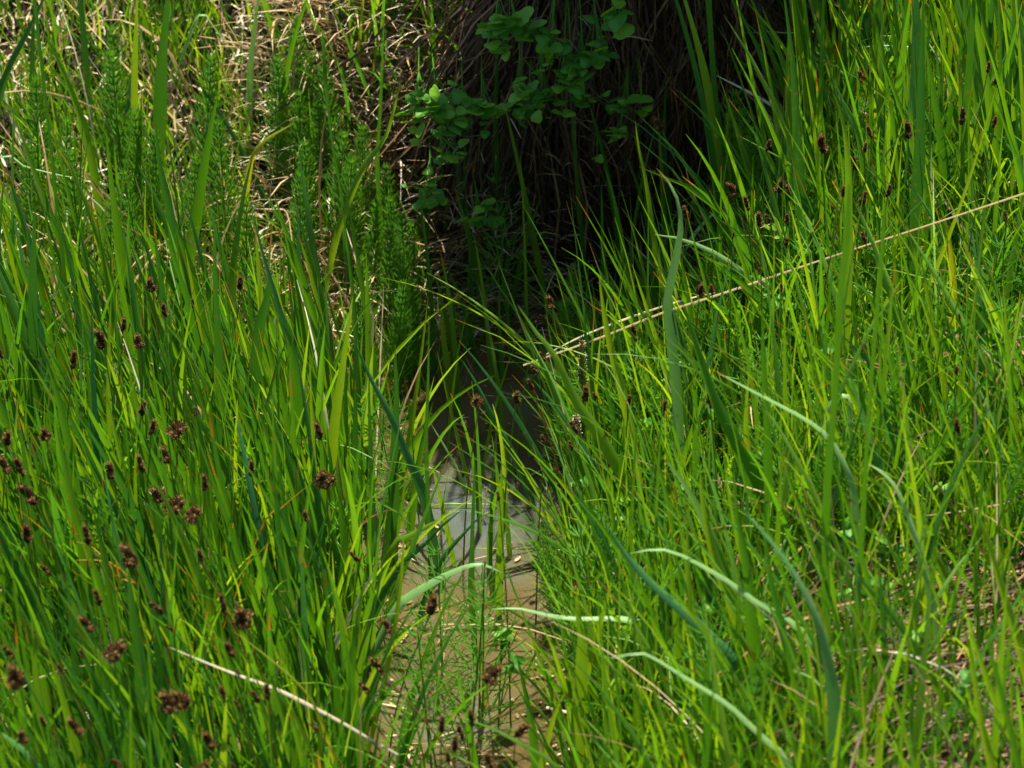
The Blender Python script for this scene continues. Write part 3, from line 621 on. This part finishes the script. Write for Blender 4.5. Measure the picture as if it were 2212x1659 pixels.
def head(kind):
    g = Bag(); z = np.zeros(3); R = random.uniform
    def sp(b, ax, ln, rad, n=60): spikelet(g, np.array(b, float), ax, ln, rad, n, R(.3, .6))
    if kind == 's':   # one ovate spike of packed spikelets
        for k in range(6):
            a = k*2.4; t = k/6; sp((0, 0, .14*k), (math.cos(a)*.65*(1-t), math.sin(a)*.65*(1-t), 1), .36, .15, 26)
    elif kind == 'd':
        sp((0, 0, 0), (.5, .1, .8), .42, .21); sp((.02, 0, .25), (-.25, .1, 1), .5, .20); sp((0, 0, .45), (.1, 0, 1), .5, .17)
    elif kind == 't':
        sp((0, 0, 0), (-.75, .1, .6), .5, .2); sp((0, 0, .05), (.7, -.1, .7), .48, .2); sp((0, 0, .2), (0, .1, 1), .62, .19); sp((0, 0, .05), (.1, -.7, .6), .4, .18)
    elif kind == 'r':
        for k in range(9):
            a = k*2.4; e = .25+.7*(k % 3)/2
            sp((0, 0, .22), (math.cos(a)*math.cos(e), math.sin(a)*math.cos(e), math.sin(e)*1.3), .52, .18, 40)
        sp((0, 0, .2), (0, 0, 1), .75, .22)
    elif kind == 'w':
        for k in range(10):
            a = k*2.4; sp((.12*math.cos(a), .06*math.sin(a), .15), (math.cos(a)*1.1, math.sin(a)*.7, .35+.35*(k % 2)), .5, .17, 38)
    elif kind == 'e':
        for k in range(6): sp((.05*math.sin(k*2), 0, .22*k), (.55*math.sin(k*3.1), .3*math.cos(k*2), .8), .36, .17, 40)
    me_v = np.concatenate(g.V); me = mesh_np('seed_head', me_v, np.concatenate(g.Q), M_seed, np.concatenate(g.A)); return me
HEADS = {k: [head(k) for _ in range(3)] for k in 'sdtrwe'}
for v in HEADS.values(): random.shuffle(v)
nsedge = 0
def sedge(fx, fy, size, kind, label=None, tilt=0., rx=None, red=None, zh=None):
    """size: head height in photograph units; the head stands zh over the ground, the foot below it"""
    global nsedge; nsedge += 1
    left = fx < 900
    if zh is None: zh = random.uniform(.27, .34) if left else random.uniform(.24, .33)
    d = ray(fx, fy)
    s = np.linspace(.7, 1.35, 1400); Pp = CAM+d*s[:, None]; gg = ground(Pp[:, 0], Pp[:, 1])+zh
    p = Pp[np.argmax(Pp[:, 2] < gg)]
    if p[1] > .17 and -.13 < p[0] < .37: p = at_y(fx, fy, .10)
    if rx is None: rx = (random.uniform(.02, .10) if left and fy > 1050 else random.uniform(-.03, .05))
    rt = np.array([p[0]+rx, p[1]+random.uniform(-.03, .05), 0]);
    xl, xr = edges(rt[1]); rt[2] = ground(rt[0], rt[1])-.005
    base = p-np.array([0, 0, size*PX*.45])
    mid = (rt+base)/2+np.array([rx*.15, 0, .02])
    Q = spline([rt, mid, base], 12)
    rnd = red if red is not None else random.choice([.3, .4, .5, .6, .75, .92])
    V, F, A = tube(Q, np.linspace(.0011, .0006, 12), 5, rnd)
    r_ = empty('sedge_stalk', rt)
    st = link(bpy.data.objects.new('stem', mesh_np('stem', V-rt, F, M_stem, A)), r_)
    hd = link(bpy.data.objects.new('seed_head', random.choice(HEADS[kind])), r_)
    hd.location = Q[-1]-rt
    tdir = norm(Q[-1]-Q[-3]); q = Vector(tdir).to_track_quat('Z', 'Y')
    hd.rotation_mode = 'QUATERNION'
    hd.rotation_quaternion = Matrix.Rotation(tilt, 3, 'Y').to_quaternion() @ q @ Matrix.Rotation(random.uniform(0, 6.28) if kind in 'sre' else random.uniform(-.5, .5), 3, 'Z').to_quaternion()
    h = {'s': 1.15, 'd': 1., 't': .85, 'r': 1.0, 'w': .75, 'e': 1.5}[kind]
    sc = size*PX/h*(.92 if kind in 'sde' else .84); hd.scale = (sc*.78, sc*.78, sc*.92)
    if label is None:
        grp = 'sedges with brown heads'
        sz = 'tiny' if size < 28 else 'small' if size < 38 else 'middling' if size < 46 else 'large'
        sh = {'s': 'single pointed', 'd': 'double', 't': 'three lobed', 'r': 'round', 'w': 'wide', 'e': 'stacked'}[kind]
        label = f'sedge with a {sz} {sh} brown head {where(p)}'
        tag(r_, label, 'sedge', grp)
    else: tag(r_, label, 'sedge', 'sedges with brown heads')
def c4(x, y): return x/3, 553+y/3
def c7(x, y): return x/3, 1106+y/3
def c8(x, y): return 737.3+x/3, 1106+y/3
def c5(x, y): return 737.3+x/3, 553+y/3
def c6(x, y): return 1474.7+x/3, 553+y/3
def c3(x, y): return 1474.7+x/3, y/3
def c2(x, y): return 737.3+x/3, y/3
SED = [
 (c4(985,175), 38, 't', 'sedge on a pale orange stalk, its head the highest in the left stand'), (c4(1065,340), 42, 's', 'sedge head just right of and below the one on the pale orange stalk'),
 (c4(795,430), 42, 's', 'narrow sedge head between two wider ones, upper row of the left stand'), (c4(670,530), 50, 'd', 'lumpy sedge head left of the narrow one, upper row of the left stand'),
 (c4(905,540), 38, 't', None), (c4(465,650), 54, 's', 'sedge with a long dark head, leftmost full head of the upper row'), (c4(1555,170), 38, 'd', 'dark sedge head standing by itself above the wide dark leaf'),
 (c4(5,620), 34, 's', None), (c4(910,970), 50, 's', None), (c4(975,1100), 46, 's', None), (c4(1155,1105), 44, 'w', 'dark sedge head with a bent bract on its right, middle of the left stand'),
 (c4(300,1140), 34, 't', 'pinkish brown sedge head near the left edge under an arched thin leaf'), (c4(35,1170), 44, 'd', None), (c4(45,1340), 46, 'd', None), (c4(140,1350), 56, 's', None),
 (c4(225,1515), 62, 'd', 'large double brown sedge head close to the left edge'), (c4(1090,1270), 44, 't', None), (c4(920,1340), 48, 's', None), (c4(715,1380), 42, 'd', None),
 (c4(1070,1515), 50, 'r', 'round sedge head, upper of the two big heads that touch'), (c4(1140,1595), 46, 'w', 'wide sedge head, lower of the two big heads that touch'),
 (c4(1270,1655), 38, 'w', 'wide brown sedge head just right of and below the two that touch'), (c4(1330,1460), 44, 's', None), (c4(1630,1370), 44, 's', None),
 (c4(2080,1115), 52, 's', 'dark sedge head near the pool with pale green leaves behind it'), (c4(2115,1430), 62, 'r', 'big dark sedge head of two lumps at the left shore of the pool'),
 (c4(1250,300), 28, 's', None), (c4(1270,1000), 30, 's', None),
 (c7(170,125), 46, 'd', None), (c7(578,140), 52, 's', 'tall pointed sedge head left of the triple one'), (c7(330,350), 40, 's', None), (c7(868,255), 60, 't', 'triple sedge head on a curved red brown stalk, lower left'),
 (c7(650,540), 44, 's', None), (c7(585,705), 46, 'd', None), (c7(1055,600), 42, 's', None), (c7(1460,590), 52, 'e', 'sedge with a stack of small heads left of the big round head'),
 (c7(1595,660), 60, 'r', 'largest round dark sedge head of the lower left'), (c7(765,880), 46, 'w', 'flat wide brown sedge head, widest of the lower left'), (c7(88,890), 40, 's', None),
 (c7(115,1050), 58, 't', 'ragged brown sedge head near the left edge close to the bottom'), (c7(405,1010), 30, 's', None), (c7(290,1345), 34, 's', None), (c7(510,1370), 46, 'd', 'slanting double sedge head near the bottom left corner'),
 (c7(160,1440), 34, 't', 'light brown sedge head close to the bottom left corner'), (c7(1110,1200), 56, 't', 'left one of two triple sedge heads side by side, bottom left'), (c7(1205,1190), 52, 't', 'right one of two triple sedge heads side by side, bottom left'),
 (c7(1455,1155), 40, 's', 'compact sedge head right of the two triple heads'), (c7(1372,1460), 46, 'd', None), (c7(1500,880), 38, 'd', None), (c7(1550,1035), 22, 's', None), (c7(1550,1235), 26, 's', None),
 (c7(1740,1160), 44, 's', None), (c7(1680,1180), 38, 's', None), (c7(1310,270), 40, 's', None), (c7(2062,1380), 32, 's', None), (c7(790,1610), 30, 's', None), (c7(1330,1640), 26, 'w', None), (c7(1525,1645), 22, 's', None),
 (c7(1985,20), 28, 'd', None), (c7(1130,740), 26, 's', None), (c7(225,760), 20, 's', None), (c7(540,910), 26, 's', None), (c7(255,25), 18, 's', None),
 (c8(572,590), 58, 'd', 'dark double sedge head on a long bowed stalk over the pool'), (c8(315,730), 36, 'd', 'small double sedge head left of the one over the pool'), (c8(270,965), 56, 's', 'long sedge head below the small double one at the pool'),
 (c8(115,275), 36, 's', None), (c8(180,1120), 40, 's', None), (c8(940,1020), 54, 't', 'bristly sedge head leaning right over the lower pool, made of three burrs'), (c8(645,1370), 46, 's', 'pointed sedge head over the muddy water near the bottom'),
 (c8(850,1330), 46, 's', 'sedge head at the top of the cluster near the bottom of the pool'), (c8(790,1410), 46, 'e', 'long sedge head in the cluster near the bottom of the pool'), (c8(735,1490), 46, 's', 'sedge head low in the cluster near the bottom of the pool'), (c8(695,1570), 36, 's', None),
 (c8(1125,1390), 42, 'd', 'sedge head leaning right beside the bottom of the pool'), (c8(975,1600), 40, 'd', 'sedge head slanting at the bottom edge below the pool'), (c8(930,330), 16, 's', None),
 (c5(1370,285), 38, 't', 'light brown sedge head beside the dense green horsetail spike'), (c5(1270,400), 30, 's', None), (c5(1310,640), 32, 'd', 'sedge head under the left end of the long dry stalk'), (c5(1270,730), 34, 's', None),
 (c5(1238,820), 38, 's', None), (c5(1130,910), 36, 'd', None), (c5(890,930), 42, 'r', 'brown sedge head standing over the open water'), (c5(1905,490), 42, 's', 'reddish sedge head just under the long dry stalk'),
 (c5(1585,890), 40, 'd', 'sedge head at the foot of the pale plume'), (c5(1660,895), 28, 's', None), (c5(1860,925), 38, 's', None), (c5(2080,965), 34, 'd', None), (c5(1530,1100), 42, 's', None), (c5(1500,1220), 28, 's', None),
 (c5(1315,1180), 30, 's', None), (c5(1025,1550), 26, 's', 'small sedge head over the bluish water'),
 (c6(110,210), 34, 't', None), (c6(195,205), 32, 's', None), (c6(182,925), 44, 's', 'dark sedge head at the end of a short pale stalk, right centre'), (c6(1790,1095), 40, 's', 'lone dark sedge head in the green at the right'), (c6(1800,390), 22, 's', None), (c6(645,195), 26, 's', None), (c6(1772,735), 30, 's', None),
 (c3(1160,480), 30, 't', None), (c3(1215,450), 32, 's', None), (c3(905,915), 50, 'd', 'double sedge head leftmost in the upper right stand'), (c3(1225,845), 38, 's', None), (c3(1180,945), 32, 's', None), (c3(1125,1045), 44, 's', None),
 (c3(1465,830), 44, 'd', 'sedge head with a cream leaf tip rising behind it'), (c3(1815,745), 50, 's', None), (c3(2015,780), 36, 's', None), (c3(1980,430), 32, 's', 'uppermost sedge head near the right edge'), (c3(2045,525), 32, 'd', None),
 (c3(1330,1225), 38, 's', None), (c3(1160,1265), 50, 's', None), (c3(1040,1235), 34, 's', None), (c3(345,1220), 42, 'd', 'sedge head above the pale arched leaf at the right of the hollow'), (c3(425,1310), 42, 's', None), (c3(650,1185), 42, 't', 'spread brown sedge head over the yellow bent leaf'),
 (c3(680,1410), 34, 's', None), (c3(500,1410), 38, 'd', None), (c3(570,1400), 30, 's', None), (c3(660,1575), 34, 'd', None), (c3(545,935), 36, 's', None), (c3(120,985), 30, 's', 'small pale brown sedge head on a thin stalk before the dark hollow'), (c3(25,1365), 40, 's', None),
 (c3(1190,1530), 34, 's', None), (c3(2100,1400), 36, 's', None), (c3(410,1410), 26, 's', None), (c3(325,1520), 20, 's', None),
 (c2(2078,790), 42, 't', 'light brown sedge head standing highest against the black hollow'),
]
for (p, size, kind, lab) in SED:
    red = None; rx = None
    if lab and 'orange stalk' in lab: red = .9; rx = .01
    if lab and 'red brown' in lab: red = 1.; rx = .05
    if lab and 'bowed' in lab: rx = -.05
    if lab and 'black hollow' in lab: rx = .07
    sedge(p[0], p[1], size, kind, lab, tilt=random.uniform(-.3, .2)+(.9 if lab and 'leaning right' in lab else 0), rx=rx, red=red)

# pale plume of another grass
def plume(fx, fy, hpx, label):
    p = hit_ground(fx, fy, .2); rt = np.array([p[0]+.01, p[1], 0]); rt[2] = ground(rt[0], rt[1])-.004
    top = at_y(fx, fy-hpx, p[1]); b = at_y(fx, fy, p[1]); r_ = empty('grass_plume', rt)
    V, F, A = tube(spline([rt, b, top], 12), np.linspace(.0011, .0005, 12), 5, .5)
    link(bpy.data.objects.new('stem', mesh_np('stem', V-rt, F, M_stem, A)), r_)
    g = Bag(); ax = norm(top-b)
    for k in range(26):
        t = k/34; c = b+(top-b)*t; a = k*2.4
        spikelet(g, c-rt, ax+np.array([math.cos(a), math.sin(a), 0])*.5, .009*(1.1-t*.6), .0024*(1.1-.5*t), 10, .8)
    link(bpy.data.objects.new('seed_plume', mesh_np('seed_plume', np.concatenate(g.V), np.concatenate(g.Q), M_straw, np.concatenate(g.A))), r_)
    tag(r_, label, 'grass plume')
plume(1258, 835, 125, 'pale cream grass plume right of the pool below the long dry stalk')
plume(1245, 950, 60, 'short pale plume lower on the right shore of the pool')

# ------------------------------------------------------------------ horsetails
def horsetail(h, br, nw, up, nb, seed):
    """stem mesh + whorled branches mesh"""
    stem = Bag(); V, F, A = tube([[0, 0, h*t] for t in np.linspace(0, 1, 8)], np.linspace(.0015, .0006, 8), 6, .3); stem.add(V, F, A)
    P = []
    for k in range(nw):
        t = .22+.76*k/(nw-1); z = h*t; l = br*(1.08-t)**.7*(1 if k else .6)
        for j in range(nb):
            a = 2*PI*(j+random.random()*.6)/nb; e = up+random.uniform(-.12, .12); n = 6; s = np.linspace(0, 1, n)
            ll = l*random.uniform(.75, 1.1); e2 = e+.35*s
            r = np.cumsum(np.cos(e2))*ll/n; zz = z+np.cumsum(np.sin(e2))*ll/n
            P.append(np.stack([r*math.cos(a), r*math.sin(a), zz], 1))
    P = np.array(P); N = len(P); side = norm(np.cross(P[:, -1]-P[:, 0], [0, 0, 1.0]))
    b = Bag(); rr = .3+.5*U(N)
    pr = np.array([.8, 1, 1, .9, .8, .4])
    b.add(*blades(P, side, np.full(N, .0013), rr, .5, pr)); b.add(*blades(P, norm(np.cross(side, P[:, -1]-P[:, 0])), np.full(N, .0011), rr, .5, pr))
    return (mesh_np('stem', np.concatenate(stem.V), np.concatenate(stem.Q), M_horse, np.concatenate(stem.A)),
            mesh_np('whorled_branches', np.concatenate(b.V), np.concatenate(b.Q), M_horse, np.concatenate(b.A)))
HT = {'dense': [horsetail(.24, .060, 17, .75, 12, i) for i in range(4)], 'loose': [horsetail(.26, .105, 8, .50, 9, i) for i in range(4)]}
def put_horse(x, y, kind, sc, label, group=None, z=None, lean=.1, wz=None):
    r_ = empty('horsetail', (x, y, float(ground(x, y))-.004)); v = random.choice(HT[kind])
    for nm, me in zip(('stem', 'whorled_branches'), v): link(bpy.data.objects.new(nm, me), r_)
    r_.rotation_euler = (random.uniform(-lean, lean), random.uniform(-lean, lean)-lean*.5, random.uniform(0, 6.28)); r_.scale = (sc, sc, sc)
    tag(r_, label+', '+where([x, y, float(ground(x, y))+.22*sc]), 'horsetail', 'horsetails')
def horse_px(fx, ftop, kind, sc, label, group=None, lean=.06):
    p = hit_ground(fx, ftop, .24*sc); put_horse(p[0], p[1], kind, sc, label, group, lean=lean)
for fx, fy in ((835,540),(858,450),(882,500),(905,460),(845,400),(875,560),(800,480),(780,600),(800,700),(905,520),(870,610),(840,640),(900,640)):
    horse_px(fx, fy-40, 'dense', random.uniform(.68, .85), 'feathery horsetail in the clump left of the hollow', 'horsetails left of the hollow')
for fx, fy in ((1245,575),(1215,640),(1265,640)):
    horse_px(fx, fy, 'dense', .85, 'dense horsetail spike before the hollow' if fx == 1245 else 'lower horsetail beside the dense spike', 'horsetails before the hollow')
for fx, fy in ((1105,400),(1090,470),(1120,350)):
    horse_px(fx, fy, 'loose', .8, 'loose horsetail by the round leaves', 'shaded horsetails in the hollow')
for fx, fy in ((1590,190),(1610,240),(1640,290),(1575,260)):
    horse_px(fx, fy, 'dense', .95, 'shaded horsetail right of the hollow', 'shaded horsetails at the right of the hollow')
for fx, fy in ((235,60),(250,110),(640,40),(655,110),(330,290),(120,250),(640,200),(665,300),(700,280),(640,370),(300,360),(560,560),(740,330),(300,240),(60,150),(160,330),(400,330),(480,250),(520,420),(690,200),(780,250),(730,130),(600,120),(420,120),(50,300),(220,420)):
    horse_px(fx, fy, 'dense', random.uniform(.7, .95), 'feathery horsetail in the litter', 'horsetails on the upper left bank')
for fx, fy in ((955,1170),(1000,1310),(940,1360),(1040,1210)):
    horse_px(fx, fy, 'loose', random.uniform(.85, 1.05), 'open branched horsetail in murky water', 'horsetails in the water', lean=.12)
for k in range(17):
    y = random.uniform(-1.0, -.1); x = float(edges(y)[1])+random.uniform(.0, .15)
    put_horse(x, y, random.choice(['loose', 'loose', 'dense']), random.uniform(.65, .95), 'branching horsetail on the right shore', 'horsetails on the right shore', lean=.25)
for k in range(120):
    y = random.uniform(-.65, .2); x = random.uniform(.1, .62)
    if x < .32 and y > -.08: y -= .3
    put_horse(x, y, random.choice(['loose', 'dense', 'dense']), random.uniform(.6, .9), 'fine horsetail in the soft grass', 'horsetails on the right bank', lean=.3)
for k in range(7):
    y = random.uniform(-.9, -.1); x = float(edges(y)[0])-random.uniform(-.02, .05)
    put_horse(x, y, 'loose', random.uniform(.6, .85), 'loose horsetail at the left shore', 'horsetails on the left shore', lean=.2)

# ------------------------------------------------------------------ round leaved plants and clover
def disc(lobes, cup, seed):
    rs = np.random.default_rng(seed); na, nr = 20, 4; th = np.arange(na)/na*2*PI
    rad = 1+.15*np.cos(lobes*th)+.03*rs.normal(0, 1, na); V = [[0, 0, 0]]
    for i in range(1, nr+1):
        u = i/nr; V += [[u*rad[k]*math.cos(th[k])+.9, u*rad[k]*.95*math.sin(th[k]), cup*u*u+.04*math.sin(3*th[k])*u-.10*abs(math.sin(th[k]))*0+.05*u*math.cos(th[k])] for k in range(na)]
    V[0] = [.9, 0, 0]; V = np.array(V); F = []
    for k in range(na): F.append([0, 1+k, 1+(k+1) % na, 1+(k+1) % na])
    for i in range(nr-1):
        for k in range(na): F.append([1+i*na+k, 1+(i+1)*na+k, 1+(i+1)*na+(k+1) % na, 1+i*na+(k+1) % na])
    A = np.zeros((len(V), 4)); A[:, 0] = rs.random(); A[:, 1] = .5; A[:, 2] = (V[:, 1]+1)/2
    me = bpy.data.meshes.new('leaf'); me.from_pydata(V.tolist(), [], [f[:3] if f[2] == f[3] else f for f in F])
    a = me.attributes.new('bl', 'FLOAT_COLOR', 'POINT'); a.data.foreach_set('color', A.astype(np.float32).ravel())
    me.polygons.foreach_set('use_smooth', np.ones(len(me.polygons), bool)); me.materials.append(M_round); me.update(); return me
DL = [disc(3, c, i) for i, c in enumerate((.25, -.2, .15, -.3, .3))]
def sprig(fx, fy, spread, nleaf, r, label, group=None, Y=.19, hang=.08, kind='round_leaved_plant', cat='leafy plant'):
    c = at_y(fx, fy, Y); by = Y+.06
    if kind != 'clover': spread *= 1.35
    for by in np.arange(Y+.02, .5, .01):
        if ground(c[0], by) > c[2]-.05: break
    if c[1] < .05 or kind == 'clover': by = Y+.03
    root = np.array([c[0]+random.uniform(-.02, .02), by, 0.])
    gz = float(ground(root[0], root[1]))
    root[2] = gz-.003
    r_ = empty(kind, root)
    bag = Bag(); Q = spline([root, (root+c)/2+np.array([0, -.01, .02]), c], 10)-root
    bag.add(*tube(Q, np.linspace(.0011, .0007, 10), 5, .4))
    for k in range(nleaf+(7 if spread > 10 and kind != 'clover' else 0)):
        o = np.array([random.gauss(0, spread), random.gauss(0, spread*.5), random.gauss(0, spread*.7)])*PX
        base = Q[random.randint(6, 9)]; p = c-root+o
        bag.add(*tube(spline([base, (base+p)/2+[0, 0, -.004], p], 6), .0005, 4, .4))
        lf = link(bpy.data.objects.new('leaf', random.choice(DL)), r_); lf.location = p
        s_ = r*PX*random.uniform(.55, 1.25)*(1.1 if kind != 'clover' else 1); lf.scale = (s_, s_, s_)
        lf.rotation_euler = (random.uniform(-.3, .9), random.uniform(-.5, .5), random.uniform(0, 6.28))
    st = bag.build('stem', M_horse, r_)
    tag(r_, label+(', '+where(c) if 'low clover' in label else ''), cat, group)
G1 = 'round leaved plants on the shaded bank'
for (fx, fy, sp_, n, r, lab) in [
    (905,250,14,7,16,'round leaved plant furthest left before the hollow, in half sun'), (945,225,16,7,16,'round leaved plant second from the left before the hollow'),
    (1000,235,18,8,16,'round leaved plant with bright leaves behind the slim blue green leaf'), (1040,240,16,7,15,'round leaved plant with leaves overlapping right of the slim blue green leaf'),
    (975,285,18,6,13,'round leaved plant hanging under the bright ones'), (960,350,16,6,12,'small leaved plant low at the left of the hollow'),
    (930,420,16,6,12,'round leaved plant beside the long flat bright leaf'), (1040,475,14,5,15,'lowest round leaved plant of the left group, in half shade'),
    (1115,38,12,2,20,'single large round leaf lit at the top of the hollow'), (1070,62,14,3,18,'round leaves near the top edge left of the hollow'), (1150,70,18,5,18,'dark round leaves at the top of the hollow'),
    (1090,95,14,4,14,'round leaves with bright rims under the top edge'), (1168,157,6,2,15,'small bluish round leaf by itself in the upper hollow'), (1190,115,16,5,14,'shaded round leaves in the upper hollow'),
    (1320,40,15,4,18,'dark round leaves top right of the hollow'), (1125,195,16,6,13,'curled round leaves in the middle of the hollow'), (1170,210,16,6,12,'small lit leaves in the middle of the hollow'),
    (1215,190,18,6,12,'dim small leaves deep in the hollow'), (1260,130,18,6,13,'shaded small leaved plant right of the upper hollow'), (1265,210,16,5,12,'dim plant low in the middle of the hollow'),
    (1385,209,6,2,18,'single lit round leaf at the right of the hollow'), (1355,230,14,5,13,'pale small leaves beside the single lit round leaf'), (1340,290,8,5,12,'bright clover like leaves alone against the black hollow'),
    (1290,345,5,2,9,'tiny bright leaf pair below the clover like leaves'), (1235,160,14,4,12,'dim leaves between the brown dead stems'), (1140,250,16,5,12,'shaded leaves at the middle left of the hollow'),
    (1300,110,16,5,14,'dim round leaves under the dark top right ones')]:
    sprig(fx, fy, sp_, n, r, lab, G1, Y=.09 if fx > 1300 else .09)
for (fx, fy, n, r, lab) in [(1690,665,9,15,'bright round leaved clover in the grass below the long dry stalk'), (1660,640,5,14,'darker clover left of the bright one'), (1700,505,5,16,'clover leaves under the spread sedge head'),
    (1255,1040,4,13,'bright clover at the right shore of the bluish water'), (1350,1080,5,13,'clover half hidden right of the pool middle'), (1085,1370,8,12,'curly leaved small plant at the right of the lower pool'),
    (1095,1440,4,15,'round blue green leaves beside the bristly sedge head'), (1380,930,6,10,'small leaved clover in the shade of the bright leaves'), (1330,1120,4,12,'lit clover leaf by the right shore')]:
    p = hit_ground(fx, fy, .16); sprig(fx, fy, 14, n, r, lab, 'clovers right of the pool', Y=p[1], kind='clover', cat='clover')
for k in range(26):
    fx = random.uniform(1350, 2150); fy = random.uniform(720, 1500); p = hit_ground(fx, fy, .13)
    sprig(fx, fy, 12, 4, random.uniform(8, 12), 'low clover in the soft grass', 'low clovers on the right bank', Y=p[1], kind='clover', cat='clover')
